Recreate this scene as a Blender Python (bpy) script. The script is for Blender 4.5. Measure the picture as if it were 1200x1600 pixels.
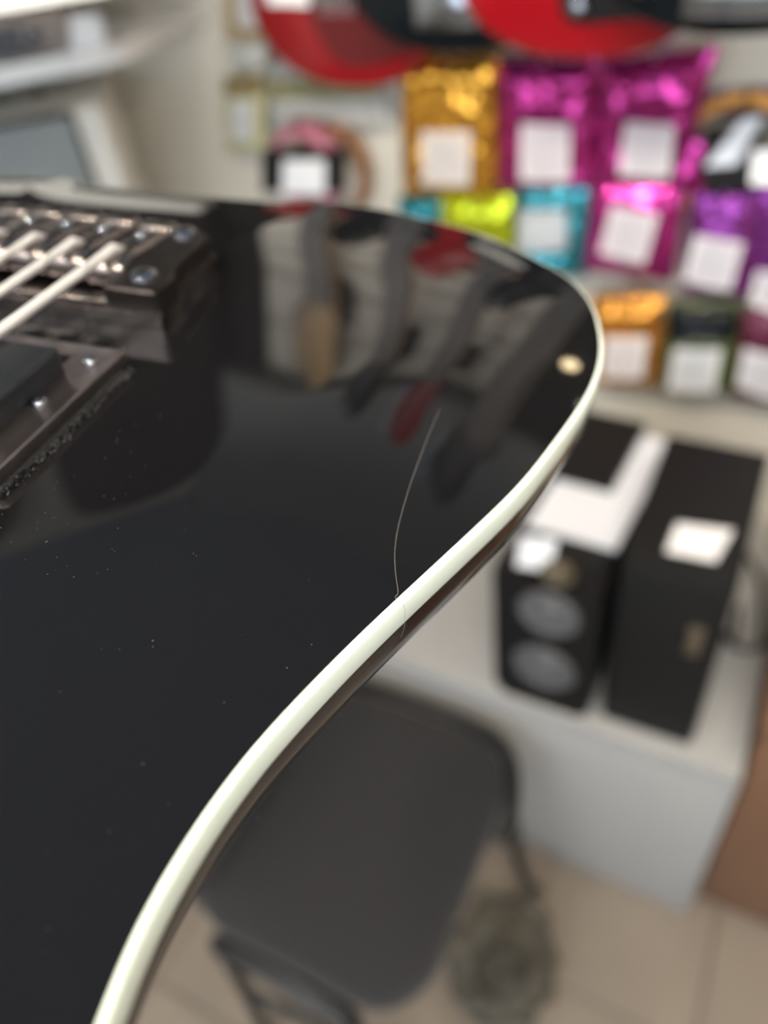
import bpy, bmesh, math, random
from mathutils import Vector, Matrix, noise
random.seed(7)
for o in list(bpy.data.objects): bpy.data.objects.remove(o)
SC = bpy.context.scene
COL = SC.collection
PI = math.pi

# ------------------------------------------------------------ camera
F = 1250.0; CAMZ = 1.60
CD = Vector((200, 1300, 1250)).normalized()                 # world "down" seen from the camera
CR = -Vector((-2804, -722, 1250)); CR -= CR.dot(CD)*CD; CR.normalize()
CW = CR.cross(-CD)
if CW.z < 0: CW = -CW
def to_world(v): return Vector((CR.dot(v), CW.dot(v), -CD.dot(v)))
def ray(x, y): return to_world(Vector((x-600, y-800, F))/F)
def on_y(x, y, Y):
    v = ray(x, y); return v*(Y/v.y) + Vector((0, 0, CAMZ))
def on_z(x, y, Z):
    v = ray(x, y); return v*((Z-CAMZ)/v.z) + Vector((0, 0, CAMZ))
cam = bpy.data.cameras.new('camera'); camo = bpy.data.objects.new('camera', cam); COL.objects.link(camo)
ax = to_world(Vector((1, 0, 0))); ay = to_world(Vector((0, -1, 0))); az = to_world(Vector((0, 0, -1)))
camo.matrix_world = Matrix(((ax.x, ay.x, az.x, 0), (ax.y, ay.y, az.y, 0), (ax.z, ay.z, az.z, CAMZ), (0, 0, 0, 1)))
cam.sensor_fit = 'VERTICAL'; cam.sensor_height = 36; cam.lens = F/1600*36
cam.clip_start = 0.01; cam.clip_end = 50
cam.dof.use_dof = True; cam.dof.focus_distance = 0.150; cam.dof.aperture_fstop = 6.3
SC.camera = camo

# ------------------------------------------------------------ world, colour management
W = bpy.data.worlds.new('world'); SC.world = W; W.use_nodes = True
W.node_tree.nodes['Background'].inputs[0].default_value = (0.80, 0.90, 1.0, 1)
W.node_tree.nodes['Background'].inputs[1].default_value = 5.5
SC.view_settings.view_transform = 'Standard'; SC.view_settings.look = 'None'
SC.view_settings.gamma = 1; SC.view_settings.exposure = 0.20
SC.view_settings.use_curve_mapping = False
SC.cycles.use_denoising = True
SC.cycles.sample_clamp_indirect = 6
PANEL_STRENGTH = 6.5
SPOT_STRENGTH = 1100.0
PANELS = [(0.9, -0.9), (-0.9, -0.9), (0.9, -2.0), (-0.9, -2.0), (-1.75, -0.45)]  # last panel is added to brighten the shelf corner
SPOTS = [(-0.75, -0.25), (-0.45, -0.25), (-0.15, -0.25), (0.15, -0.25), (0.45, -0.25), (0.75, 0.35), (0.95, 0.75)]  # unseen spots added for glints and reflections
TRACK = [(-1.0, -0.3, -0.95), (-0.45, -0.35, -0.5), (0.31, -0.3, -0.05)]   # added lamps: x, y of the lamp, x it is aimed at
TRACK_WATT = 32.0

# ------------------------------------------------------------ materials
def mat(name, col, rough=0.5, metal=0.0, spec=0.5, coat=0.0, var=0.0, vscale=8, bump=0.0, bscale=60, trans=0.0, ior=1.5, emit=0, alpha=1.0, sheen=0, stretch=None, aniso=0):
    m = bpy.data.materials.new(name); m.use_nodes = True
    nt = m.node_tree; b = nt.nodes['Principled BSDF']
    c = (*col, 1)
    b.inputs['Base Color'].default_value = c
    b.inputs['Roughness'].default_value = rough; b.inputs['Metallic'].default_value = metal
    b.inputs['Specular IOR Level'].default_value = spec; b.inputs['IOR'].default_value = ior
    b.inputs['Coat Weight'].default_value = coat; b.inputs['Coat Roughness'].default_value = 0.02
    b.inputs['Transmission Weight'].default_value = trans; b.inputs['Alpha'].default_value = alpha
    b.inputs['Sheen Weight'].default_value = sheen
    tc = nt.nodes.new('ShaderNodeTexCoord'); src = tc.outputs['Object']
    if stretch:
        mp = nt.nodes.new('ShaderNodeMapping'); mp.inputs['Scale'].default_value = stretch
        nt.links.new(src, mp.inputs[0]); src = mp.outputs[0]
    if var:
        n = nt.nodes.new('ShaderNodeTexNoise'); n.inputs['Scale'].default_value = vscale; n.inputs['Detail'].default_value = 5
        nt.links.new(src, n.inputs['Vector'])
        mx = nt.nodes.new('ShaderNodeMix'); mx.data_type = 'RGBA'
        mx.inputs[6].default_value = (*[v*(1-var) for v in col], 1); mx.inputs[7].default_value = (*[min(1, v*(1+var)) for v in col], 1)
        nt.links.new(n.outputs['Fac'], mx.inputs[0]); nt.links.new(mx.outputs[2], b.inputs['Base Color'])
    if bump:
        n2 = nt.nodes.new('ShaderNodeTexNoise'); n2.inputs['Scale'].default_value = bscale; n2.inputs['Detail'].default_value = 3
        nt.links.new(src, n2.inputs['Vector'])
        bp = nt.nodes.new('ShaderNodeBump'); bp.inputs['Strength'].default_value = bump; bp.inputs['Distance'].default_value = 0.01
        nt.links.new(n2.outputs['Fac'], bp.inputs['Height']); nt.links.new(bp.outputs[0], b.inputs['Normal'])
    if emit:
        b.inputs['Emission Color'].default_value = c; b.inputs['Emission Strength'].default_value = emit
    return m
M = dict(
    lacquer=mat('black lacquer', (0.006, 0.006, 0.007), 0.035, ior=1.49, spec=0.5, bump=0.0),
    binding=mat('aged cream binding', (0.76, 0.86, 0.79), 0.16, coat=0.5, var=0.03, vscale=40),
    chrome=mat('smoked chrome', (0.30, 0.265, 0.255), 0.24, 1.0, var=0.35, vscale=160, bump=0.04, bscale=500),
    chrome2=mat('bright chrome', (0.36, 0.39, 0.44), 0.16, 1.0),
    ringm=mat('ring metal', (0.33, 0.29, 0.29), 0.33, 1.0, var=0.3, vscale=120, bump=0.05, bscale=700),
    nickel=mat('wound nickel string', (0.95, 0.95, 0.98), 0.45, 0.55),
    cover=mat('black satin pickup plastic', (0.012, 0.014, 0.018), 0.32, var=0.4, vscale=200, bump=0.06, bscale=900),
    foam=mat('dusty black foam', (0.018, 0.02, 0.024), 0.9, var=0.9, vscale=900, bump=0.8, bscale=1500),
    dust=mat('dust', (0.30, 0.31, 0.34), 0.8),
    hair=mat('grey hair', (0.32, 0.29, 0.28), 0.4),
    rose=mat('rosewood', (0.022, 0.015, 0.012), 0.5, var=0.3, vscale=30, stretch=(1, 12, 1)),
    maple=mat('maple', (0.55, 0.36, 0.17), 0.35, var=0.1, vscale=20),
    wall=mat('warm white paint', (0.60, 0.565, 0.49), 0.75, var=0.03, vscale=3, bump=0.05, bscale=200),
    slat=mat('pale laminate slatwall', (0.70, 0.67, 0.61), 0.5, var=0.04, vscale=5),
    dark=mat('grey soffit paint', (0.25, 0.26, 0.27), 0.8),
    ceil=mat('ceiling board', (0.26, 0.34, 0.47), 0.9, var=0.04, vscale=10),
    tile=mat('beige ceramic tile', (0.30, 0.245, 0.195), 0.35, var=0.16, vscale=5),
    grout=mat('brown grout', (0.15, 0.12, 0.09), 0.9, var=0.2, vscale=40),
    white=mat('white laminate', (0.37, 0.365, 0.355), 0.45, var=0.02, vscale=6),
    shelf=mat('white shelf board', (0.85, 0.86, 0.85), 0.4),
    wood=mat('brown wood veneer', (0.17, 0.085, 0.046), 0.5, var=0.25, vscale=6, stretch=(1, 1, .12)),
    black=mat('black vinyl', (0.006, 0.0058, 0.006), 0.6, spec=0.25, var=0.2, vscale=60, bump=0.15, bscale=900),
    cone=mat('grey speaker cone', (0.10, 0.10, 0.105), 0.45, var=0.2, vscale=30),
    tweet=mat('brown gold tweeter', (0.12, 0.095, 0.06), 0.4, 0.3),
    paper=mat('white paper', (0.88, 0.88, 0.90), 0.7, var=0.02, vscale=30),
    glossw=mat('glossy white card', (0.74, 0.77, 0.83), 0.25, coat=0.3),
    seat=mat('charcoal chair fabric', (0.026, 0.0245, 0.026), 0.95, var=0.2, vscale=300, sheen=0.15, bump=0.3, bscale=1200),
    tube=mat('black powder coated steel', (0.012, 0.012, 0.013), 0.35, spec=0.5),
    taupe=mat('taupe case leatherette', (0.36, 0.30, 0.265), 0.6, var=0.1, vscale=40, bump=0.1, bscale=500),
    tolex=mat('off white tolex', (0.72, 0.71, 0.66), 0.6, bump=0.1, bscale=600),
    grille=mat('grey grille cloth', (0.26, 0.285, 0.29), 0.8, var=0.12, vscale=500),
    redg=mat('glossy cherry red', (0.25, 0.001, 0.006), 0.1, coat=0.3),
    blackg=mat('glossy black guitar', (0.004, 0.006, 0.008), 0.08, coat=0.0, spec=0.22),
    guard=mat('black pickguard', (0.008, 0.007, 0.007), 0.25, spec=0.2),
    guardr=mat('dark red pickguard', (0.10, 0.006, 0.008), 0.25),
    gold=mat('gold foil', (0.72, 0.36, 0.05), 0.09, 0.85, bump=0.06, bscale=38),
    magenta=mat('magenta foil', (0.40, 0.030, 0.20), 0.09, 0.75, bump=0.06, bscale=38),
    cyan=mat('cyan foil', (0.04, 0.27, 0.33), 0.09, 0.75, bump=0.06, bscale=38),
    lime=mat('lime foil', (0.52, 0.60, 0.02), 0.09, 0.7, bump=0.06, bscale=38),
    purple=mat('purple foil', (0.25, 0.045, 0.28), 0.09, 0.75, bump=0.06, bscale=38),
    orange=mat('orange foil', (0.72, 0.30, 0.05), 0.09, 0.8, bump=0.06, bscale=38),
    greenp=mat('dark green pouch', (0.05, 0.075, 0.015), 0.3, 0.2, bump=0.4, bscale=50),
    greenl=mat('bright green print', (0.22, 0.36, 0.03), 0.4),
    maroon=mat('maroon pouch', (0.10, 0.012, 0.035), 0.28, 0.3, bump=0.4, bscale=50),
    violet=mat('grey violet pouch', (0.16, 0.10, 0.15), 0.4, 0.1, bump=0.3, bscale=50),
    yellowp=mat('pale yellow bag', (0.50, 0.47, 0.25), 0.35, bump=0.4, bscale=50),
    clearp=mat('milky clear bag', (0.48, 0.48, 0.45), 0.2, alpha=1.0, bump=0.5, bscale=70),
    tan=mat('tan backing card', (0.36, 0.27, 0.13), 0.6),
    pink=mat('pink cable', (0.50, 0.17, 0.24), 0.4),
    brownc=mat('brown cable', (0.28, 0.12, 0.04), 0.4),
    amberc=mat('amber cable', (0.68, 0.33, 0.07), 0.35),
    steel=mat('zinc wire', (0.6, 0.6, 0.62), 0.3, 1.0),
    bag=mat('translucent grey plastic', (0.50, 0.48, 0.42), 0.12, trans=0.85, ior=1.15, bump=0.6, bscale=30, alpha=0.75),
    bagtan=mat('tan paper bag', (0.40, 0.31, 0.21), 0.8, var=0.2, vscale=20, bump=0.4, bscale=60),
    glass=mat('window glass', (0.95, 0.98, 1), 0.0, trans=1.0, ior=1.02),
    frame=mat('white window frame', (0.8, 0.8, 0.8), 0.4),
    lamp=mat('lit diffuser', (1.0, 0.97, 0.92), 0.5, emit=PANEL_STRENGTH),
    warm=mat('warm lit glass globe', (1.0, 0.78, 0.45), 0.5, emit=16),
    warm2=mat('pale lit glass globe', (0.9, 0.95, 0.7), 0.5, emit=6),
    spot=mat('lit spot lens', (1.0, 0.86, 0.66), 0.5, emit=SPOT_STRENGTH),
)

# ------------------------------------------------------------ mesh helpers
def link(name, me, m=None, parent=None, smooth=False):
    if isinstance(me, bmesh.types.BMesh):
        bm = me; me = bpy.data.meshes.new(name)
        bmesh.ops.recalc_face_normals(bm, faces=bm.faces)
        bm.to_mesh(me); bm.free()
    if smooth:
        for p in me.polygons: p.use_smooth = True
    o = bpy.data.objects.new(name, me); COL.objects.link(o)
    if m: me.materials.append(M[m] if isinstance(m, str) else m)
    if parent: o.parent = parent
    return o
def sharp(o, ang=35):
    me = o.data
    for p in me.polygons: p.use_smooth = True
    bm = bmesh.new(); bm.from_mesh(me)
    for e in bm.edges:
        if len(e.link_faces) == 2 and e.calc_face_angle(0) > math.radians(ang): e.smooth = False
    bm.to_mesh(me); bm.free(); return o
def tag(o, label, cat, group=None):
    o['label'] = label; o['category'] = cat
    if group: o['group'] = group
    return o
def thing(name, label, cat, loc=(0, 0, 0), rotz=0, group=None, matrix=None):
    o = bpy.data.objects.new(name, None); COL.objects.link(o); o.empty_display_size = 0.05
    if matrix: o.matrix_world = matrix
    else: o.location = loc; o.rotation_euler = (0, 0, rotz)
    return tag(o, label, cat, group)
def box(bm, x0, x1, y0, y1, z0, z1, bev=0.0, seg=2):
    r = bmesh.ops.create_cube(bm, size=1.0)
    vs = r['verts']
    for v in vs:
        v.co = Vector(((x0+x1)/2+v.co.x*(x1-x0), (y0+y1)/2+v.co.y*(y1-y0), (z0+z1)/2+v.co.z*(z1-z0)))
    if bev:
        es = list({e for v in vs for e in v.link_edges})
        bmesh.ops.bevel(bm, geom=es, offset=bev, segments=seg, affect='EDGES', profile=0.5)
    return bm
def boxo(name, dims, m, parent=None, bev=0.002, seg=2):
    bm = bmesh.new(); box(bm, *dims, bev=bev, seg=seg); return sharp(link(name, bm, m, parent), 50)
def cyl(bm, p0, p1, r0, r1=None, n=20, cap=True):
    p0 = Vector(p0); p1 = Vector(p1); r1 = r0 if r1 is None else r1
    d = (p1-p0); q = d.to_track_quat('Z', 'Y'); vs = []
    a = [bm.verts.new(p0+q@Vector((r0*math.cos(2*PI*i/n), r0*math.sin(2*PI*i/n), 0))) for i in range(n)]
    b = [bm.verts.new(p1+q@Vector((r1*math.cos(2*PI*i/n), r1*math.sin(2*PI*i/n), 0))) for i in range(n)]
    for i in range(n): bm.faces.new((a[i], a[(i+1) % n], b[(i+1) % n], b[i]))
    if cap: bm.faces.new(a[::-1]); bm.faces.new(b)
    return bm
def lathe(bm, prof, c, axis=(0, 0, 1), n=28):
    """prof: list of (radius, height) along axis"""
    q = Vector(axis).to_track_quat('Z', 'Y'); c = Vector(c); rings = []
    for r, h in prof:
        if r < 1e-6: rings.append([bm.verts.new(c+q@Vector((0, 0, h)))])
        else: rings.append([bm.verts.new(c+q@Vector((r*math.cos(2*PI*i/n), r*math.sin(2*PI*i/n), h))) for i in range(n)])
    for a, b in zip(rings, rings[1:]):
        for i in range(n):
            j = (i+1) % n
            if len(a) == 1 and len(b) == 1: continue
            if len(a) == 1: bm.faces.new((a[0], b[i], b[j]))
            elif len(b) == 1: bm.faces.new((a[i], b[0], a[j]))
            else: bm.faces.new((a[i], b[i], b[j], a[j]))
    return bm
def tube(bm, pts, r, n=10, closed=False):
    pts = [Vector(p) for p in pts]; N = len(pts); rings = []; up = None
    for i, p in enumerate(pts):
        a = pts[(i-1) % N] if (closed or i > 0) else pts[i]; b = pts[(i+1) % N] if (closed or i < N-1) else pts[i]
        t = (b-a).normalized()
        if up is None: up = t.orthogonal().normalized()
        up = (up-t*up.dot(t)).normalized(); s = t.cross(up)
        rr = r[i] if isinstance(r, (list, tuple)) else r
        rings.append([bm.verts.new(p+(up*math.cos(2*PI*k/n)+s*math.sin(2*PI*k/n))*rr) for k in range(n)])
    for i in range(N if closed else N-1):
        a = rings[i]; b = rings[(i+1) % N]
        for k in range(n): bm.faces.new((a[k], a[(k+1) % n], b[(k+1) % n], b[k]))
    if not closed: bm.faces.new(rings[0][::-1]); bm.faces.new(rings[-1])
    return bm
def catmull(P, n, closed=False):
    P = [Vector(p) for p in P]; out = []; N = len(P)
    for i in range(N if closed else N-1):
        if closed: a, b, c, d = P[(i-1) % N], P[i], P[(i+1) % N], P[(i+2) % N]
        else: a, b, c, d = P[max(i-1, 0)], P[i], P[i+1], P[min(i+2, N-1)]
        for k in range(n):
            t = k/n
            out.append(0.5*((2*b)+(c-a)*t+(2*a-5*b+4*c-d)*t*t+(3*b-a-3*c+d)*t**3))
    if not closed: out.append(P[-1])
    return out
def rings_mesh(bm, rings, cap0=True, cap1=True):
    vs = [[bm.verts.new(p) for p in r] for r in rings]; n = len(vs[0])
    for a, b in zip(vs, vs[1:]):
        for i in range(n): bm.faces.new((a[i], a[(i+1) % n], b[(i+1) % n], b[i]))
    if cap0: bm.faces.new(vs[0][::-1])
    if cap1: bm.faces.new(vs[-1])
    return bm
def fan(bm, ringverts, c):
    pass

# ------------------------------------------------------------ room (structure)
def struct(name, bm, m, parent=None, smooth=False):
    o = link(name, bm, m, parent, smooth)
    if not parent: o['kind'] = 'structure'
    return o
WY = 1.20; CZ = 2.70
XL, XR, YB = -2.4, 2.4, -2.8
A = Vector((-0.915, WY)); E1 = Vector((0.787, 0.616)).normalized(); EN = Vector((E1.y, -E1.x))
bm = bmesh.new(); box(bm, -2.6, 2.5, YB-0.1, WY+0.1, -0.06, -0.004); floor = struct('floor', bm, 'grout')
T = 0.30; g = 0.004
bmt = bmesh.new(); box(bmt, g/2, T-g/2, g/2, T-g/2, -0.0040, 0.0, bev=0.0012, seg=1)
tile_me = bpy.data.meshes.new('tile'); bmt.to_mesh(tile_me); bmt.free(); tile_me.materials.append(M['tile'])
for i in range(-5, 7):
    for j in range(-5, 3):
        x0 = 0.15+i*T; y0 = 0.15+j*T
        o = bpy.data.objects.new('tile', tile_me); COL.objects.link(o); o.parent = floor
        o.location = (x0, y0, 0)
bm = bmesh.new(); box(bm, A.x-0.3, XR, WY, WY+0.1, 0, CZ); wb = struct('wall_back', bm, 'wall')
# slats of the display wall above the packets (parts of the wall)
z = 1.36
while z < 2.14:
    s = boxo('slat_panel', (A.x+0.02, 1.2, WY-0.016, WY, z, z+0.094), 'slat', wb, bev=0.003)
    z += 0.100
bm = bmesh.new(); box(bm, A.x, XR, WY-0.07, WY, 2.17, CZ, bev=0.004); struct('trim_1', bm, 'dark')
bm = bmesh.new(); box(bm, -0.125, 1.25, WY-0.030, WY-0.0165, 1.60, 2.168, bev=0.002); struct('trim_3', bm, 'black')  # unseen black panel added to darken the right of the guitar's reflection
bm = bmesh.new(); box(bm, A.x+0.001, A.x+0.105, WY-0.030, WY-0.0165, 1.43, 2.168, bev=0.002); struct('trim_2', bm, 'black')  # unseen black strip added so the reflected pale wall ends here
for (x, z, r_, m_, lb) in ((-0.055, 1.93, 0.017, 'warm', 'small warm globe lamp on the black wall panel, lower one'), (0.03, 2.03, 0.012, 'warm2', 'smaller pale globe lamp on the black wall panel, upper one')):
    t = thing('wall_lamp', lb, 'lamp', (x, WY-0.030, z))  # unseen lamps added for the bright spots reflected near the guitar edge
    bm = bmesh.new(); lathe(bm, [(0, 0.0005), (0.026, 0.0005), (0.026, 0.008), (0.010, 0.012), (0.009, 0.030), (0.0, 0.030)], (0, 0, 0), (0, -1, 0)); sharp(link('mount', bm, 'tube', t), 40)
    bm = bmesh.new(); bmesh.ops.create_uvsphere(bm, u_segments=20, v_segments=14, radius=r_, matrix=Matrix.Translation((0, -0.030-r_*0.9, 0))); link('globe', bm, m_, t, True)
# slanting side wall at the left, seen behind the shelf
L = 2.6
def slab_dir(name, a0, a1, d0, d1, z0, z1, m, parent=None, bev=0):
    """block along the slanting wall: a along it from corner A (negative = towards camera), d out into the room"""
    bm = bmesh.new(); box(bm, a0, a1, -d1, -d0, z0, z1, bev=bev)
    for v in bm.verts:
        p = A+E1*v.co.x-EN*v.co.y; v.co = Vector((p.x, p.y, v.co.z))
    return bm
struct('wall_left', slab_dir('wall_left', -2.0, 0.05, -0.10, 0, 0, CZ, None), 'wall')
c = A+E1*-2.0
bm = bmesh.new(); box(bm, XL-0.1, c.x, YB, c.y, 0, CZ); struct('wall_side', bm, 'wall')
bm = bmesh.new(); box(bm, XR, XR+0.1, YB, WY+0.1, 0, CZ); struct('wall_right', bm, 'wall')
bm = bmesh.new()
wx0, wx1, wz0, wz1 = -1.6, 1.8, 0.8, 2.3
box(bm, XL-0.1, wx0, YB-0.1, YB, 0, CZ); box(bm, wx1, XR+0.1, YB-0.1, YB, 0, CZ)
box(bm, wx0, wx1, YB-0.1, YB, 0, wz0); box(bm, wx0, wx1, YB-0.1, YB, wz1, CZ)
struct('wall_front', bm, 'wall')
bm = bmesh.new()
for x in (wx0, 0.08, wx1-0.05): box(bm, x, x+0.05, YB-0.08, YB-0.02, wz0, wz1)
box(bm, wx0, wx1, YB-0.08, YB-0.02, wz0, wz0+0.05); box(bm, wx0, wx1, YB-0.08, YB-0.02, wz1-0.05, wz1)
struct('window_1', bm, 'frame')
bm = bmesh.new(); box(bm, XL-0.3, XR+0.1, YB-0.1, WY+0.1, CZ, CZ+0.08); struct('ceiling', bm, 'ceil')
bm = bmesh.new(); box(bm, 0.9, XR, WY-0.012, WY, 0, 0.08); struct('baseboard_back', bm, 'white')

for i, (x, y) in enumerate(PANELS):
    t = thing('ceiling_light', ['square ceiling light panel at the right, nearer the display wall', 'square ceiling light panel at the left, nearer the display wall', 'square ceiling light panel at the right, nearer the window', 'square ceiling light panel at the left, nearer the window', 'square ceiling light panel in the corner before the shelves'][i], 'light', (x, y, CZ), group='square ceiling light panels')
    bm = bmesh.new()
    for a in ((-.31, .31, -.31, -.29), (-.31, .31, .29, .31), (-.31, -.29, -.29, .29), (.29, .31, -.29, .29)): box(bm, *a, -0.03, 0)
    link('frame', bm, 'frame', t); bm = bmesh.new(); box(bm, -.289, .289, -.289, .289, -0.022, -0.012); link('diffuser', bm, 'lamp', t)
for i, (x, y) in enumerate(SPOTS):
    t = thing('spotlight', ['small round ceiling spot, leftmost of the row over the customer', 'small round ceiling spot, second from the left of the row', 'small round ceiling spot, third from the left of the row', 'small round ceiling spot, fourth from the left of the row', 'small round ceiling spot, rightmost of the row over the customer', 'small round ceiling spot over the brown cabinet, nearer the room', 'small round ceiling spot over the brown cabinet, nearer the wall'][i], 'light', (x, y, CZ), group='round ceiling spots')
    bm = bmesh.new(); lathe(bm, [(0.048, -0.0), (0.05, -0.03), (0.038, -0.03), (0.034, -0.012)], (0, 0, 0)); link('housing', bm, 'frame', t, True)
    bm = bmesh.new(); lathe(bm, [(0.0, -0.024), (0.022, -0.024), (0.022, -0.015), (0, -0.015)], (0, 0, 0)); link('lens', bm, 'spot', t)

for i, (x, y, tx) in enumerate(TRACK):  # unseen lamps added to brighten the display wall and its reflection
    t = thing('track_spotlight', ['white track spotlight aimed at the shelves, leftmost of three', 'white track spotlight aimed at the hanging guitars, middle of three', 'white track spotlight aimed at the black guitar, rightmost of three'][i], 'light', (x, y, CZ), group='track spotlights aimed at the display wall')
    aim = (Vector((tx, WY, 1.55))-Vector((x, y, CZ-0.14))).normalized()
    bm = bmesh.new(); cyl(bm, (0, 0, 0), (0, 0, -0.13), 0.008, n=10); link('stem', bm, 'frame', t, True)
    bm = bmesh.new(); lathe(bm, [(0.0, -0.06), (0.034, -0.06), (0.036, 0.05), (0.031, 0.05), (0.029, -0.03), (0, -0.03)], (0, 0, -0.14), aim); sharp(link('head', bm, 'frame', t), 40)
    ld = bpy.data.lights.new('track_lamp', 'SPOT'); ld.energy = TRACK_WATT; ld.spot_size = math.radians(66); ld.spot_blend = 0.8; ld.shadow_soft_size = 0.03; ld.color = (1.0, 0.95, 0.87)
    lo = bpy.data.objects.new('track_lamp', ld); COL.objects.link(lo); lo.parent = t; lo.location = Vector((0, 0, -0.14))+aim*0.056; lo.rotation_euler = aim.to_track_quat('-Z', 'Y').to_euler()

# ------------------------------------------------------------ the black guitar in front
K = 0.22
Sc = Vector((500, -1100, 1250)).normalized()
Uc = Vector((1, .18, -.24)); Uc -= Uc.dot(Sc)*Sc; Uc.normalize(); Nc = Uc.cross(Sc)
Q0 = Vector((255-600, 515-800, F))/F*K
def on_g(x, y, h=0.0):
    v = Vector((x-600, y-800, F))/F; p = v*((Nc.dot(Q0)+h)/Nc.dot(v)) - Q0
    return Vector((Uc.dot(p), Sc.dot(p)))
GU, GS, GN = to_world(Uc), to_world(Sc), to_world(Nc)
GP = to_world(Q0)+Vector((0, 0, CAMZ))
GM = Matrix(((GU.x, GS.x, GN.x, GP.x), (GU.y, GS.y, GN.y, GP.y), (GU.z, GS.z, GN.z, GP.z), (0, 0, 0, 1)))
guitar = thing('electric_guitar', 'large black glossy electric guitar with cream binding lying in the foreground', 'guitar', matrix=GM)
DROP = 0.006; UC = -0.055
edge_px = [(486, 311), (597, 326), (689, 347), (767, 369), (839, 405), (883, 425), (926, 468), (941, 512), (945, 556), (933, 600), (913, 637), (880, 683), (827, 753), (773, 807), (713, 863), (625, 945), (560, 1007), (480, 1090), (424, 1150), (360, 1229), (302, 1316), (249, 1404), (208, 1485), (167, 1599)]
half = [Vector((UC, 0.1125, 0)), Vector((-0.005, 0.1135, 0))]
for p in edge_px:
    q = on_g(*p, -DROP); half.append(Vector((q.x, q.y, 0)))
last = half[-1]
half += [Vector((last.x+0.006, last.y-0.035, 0)), Vector((last.x+0.012, last.y-0.075, 0)), Vector((last.x+0.0, last.y-0.115, 0)), Vector((last.x-0.035, last.y-0.150, 0)), Vector((last.x-0.075, last.y-0.165, 0)), Vector((UC+0.025, last.y-0.166, 0))]
ctrl = half + [Vector((2*UC-p.x, p.y, 0)) for p in reversed(half[1:])]
dense = catmull(ctrl, 12, True)
# resample evenly and smooth a little
def resample(P, n):
    N = len(P); d = [0]
    for i in range(N): d.append(d[-1]+(P[(i+1) % N]-P[i]).length)
    out = []; j = 0
    for k in range(n):
        t = d[-1]*k/n
        while d[j+1] < t: j += 1
        f = (t-d[j])/max(1e-9, d[j+1]-d[j]); out.append(P[j].lerp(P[(j+1) % N], f))
    return out
OUT = resample(dense, 520)
for _ in range(14): OUT = [(OUT[i-1]+OUT[i]*2+OUT[(i+1) % len(OUT)])/4 for i in range(len(OUT))]
NO = len(OUT); CEN = Vector((UC, -0.06, 0)); NRM = []
for i in range(NO):
    t = (OUT[(i+1) % NO]-OUT[i-1]).normalized(); n = Vector((t.y, -t.x, 0))
    if n.dot(OUT[i]-CEN) < 0: n = -n
    NRM.append(n)
CARVE = 0.070
def top_h(dist): return -DROP*(1-min(dist/CARVE, 1.0))**2.0
def ring(ins, n, byscale=False):
    out = []
    for i in range(NO):
        rad = OUT[i]-CEN; L0 = rad.length
        if ins <= 0.016: p = OUT[i]-NRM[i]*ins
        else:
            p0 = OUT[i]-NRM[i]*0.016; q = p0-CEN; p = CEN+q*max(0.0, 1-(ins-0.016)/q.length)
        out.append(Vector((p.x, p.y, n)))
    return out
def scaled_ring(t, dist0):
    """rings inside dist0: scaled copies, with true carve height"""
    out = []
    for i in range(NO):
        p0 = OUT[i]-NRM[i]*0.016; q = p0-CEN; p = CEN+q*t
        dist = 0.016+q.length*(1-t)
        out.append(Vector((p.x, p.y, top_h(dist))))
    return out
bm = bmesh.new()
BI = 0.0013
rs = []
for t in [x/34 for x in range(1, 35)]: rs.append(scaled_ring(t, 0))
rs[-1] = ring(0.016, top_h(0.016))
for ins in (0.013, 0.010, 0.007, 0.0045, 0.0028, BI): rs.append(ring(ins, top_h(ins)))
rs.append(ring(BI, -DROP-0.0058))
e0 = -DROP-0.0062
RR = 0.027
rs.append(ring(0.0001, e0))
for k in range(1, 9):
    th = math.radians(6*k); rs.append(ring(RR*(1-math.cos(th)), e0-RR*math.sin(th)))
for ins, n in ((0.0125, -0.0345), (0.02, -0.0385), (0.035, -0.042), (0.07, -0.044)): rs.append(ring(ins, n))
vs = [[bm.verts.new(p) for p in r] for r in rs]
for a, b in zip(vs, vs[1:]):
    for i in range(NO): bm.faces.new((a[i], a[(i+1) % NO], b[(i+1) % NO], b[i]))
cv = bm.verts.new((CEN.x, CEN.y, 0))
for i in range(NO): bm.faces.new((cv, vs[0][(i+1) % NO], vs[0][i]))
bm.faces.new(vs[-1])
body = sharp(link('body', bm, 'lacquer', guitar), 50)
bm = bmesh.new()
rs = [ring(BI, -DROP-0.004), ring(BI, top_h(BI)+0.00005), ring(0.0009, top_h(0.0009)+0.00006), ring(0.0005, -DROP-0.0001), ring(0.00015, -DROP-0.0004), ring(0.0, -DROP-0.0009), ring(-0.0001, e0+0.0003), ring(0.0001, e0-0.0001), ring(BI, e0-0.0001)]
rings_mesh(bm, rs, False, False); bd = sharp(link('binding', bm, 'binding', guitar), 60); bd['label'] = 'cream edge binding'

def gb(name, dims, m, parent, bev=0.0004, seg=2): return boxo(name, dims, m, parent, bev, seg)
mm = 0.001
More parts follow.
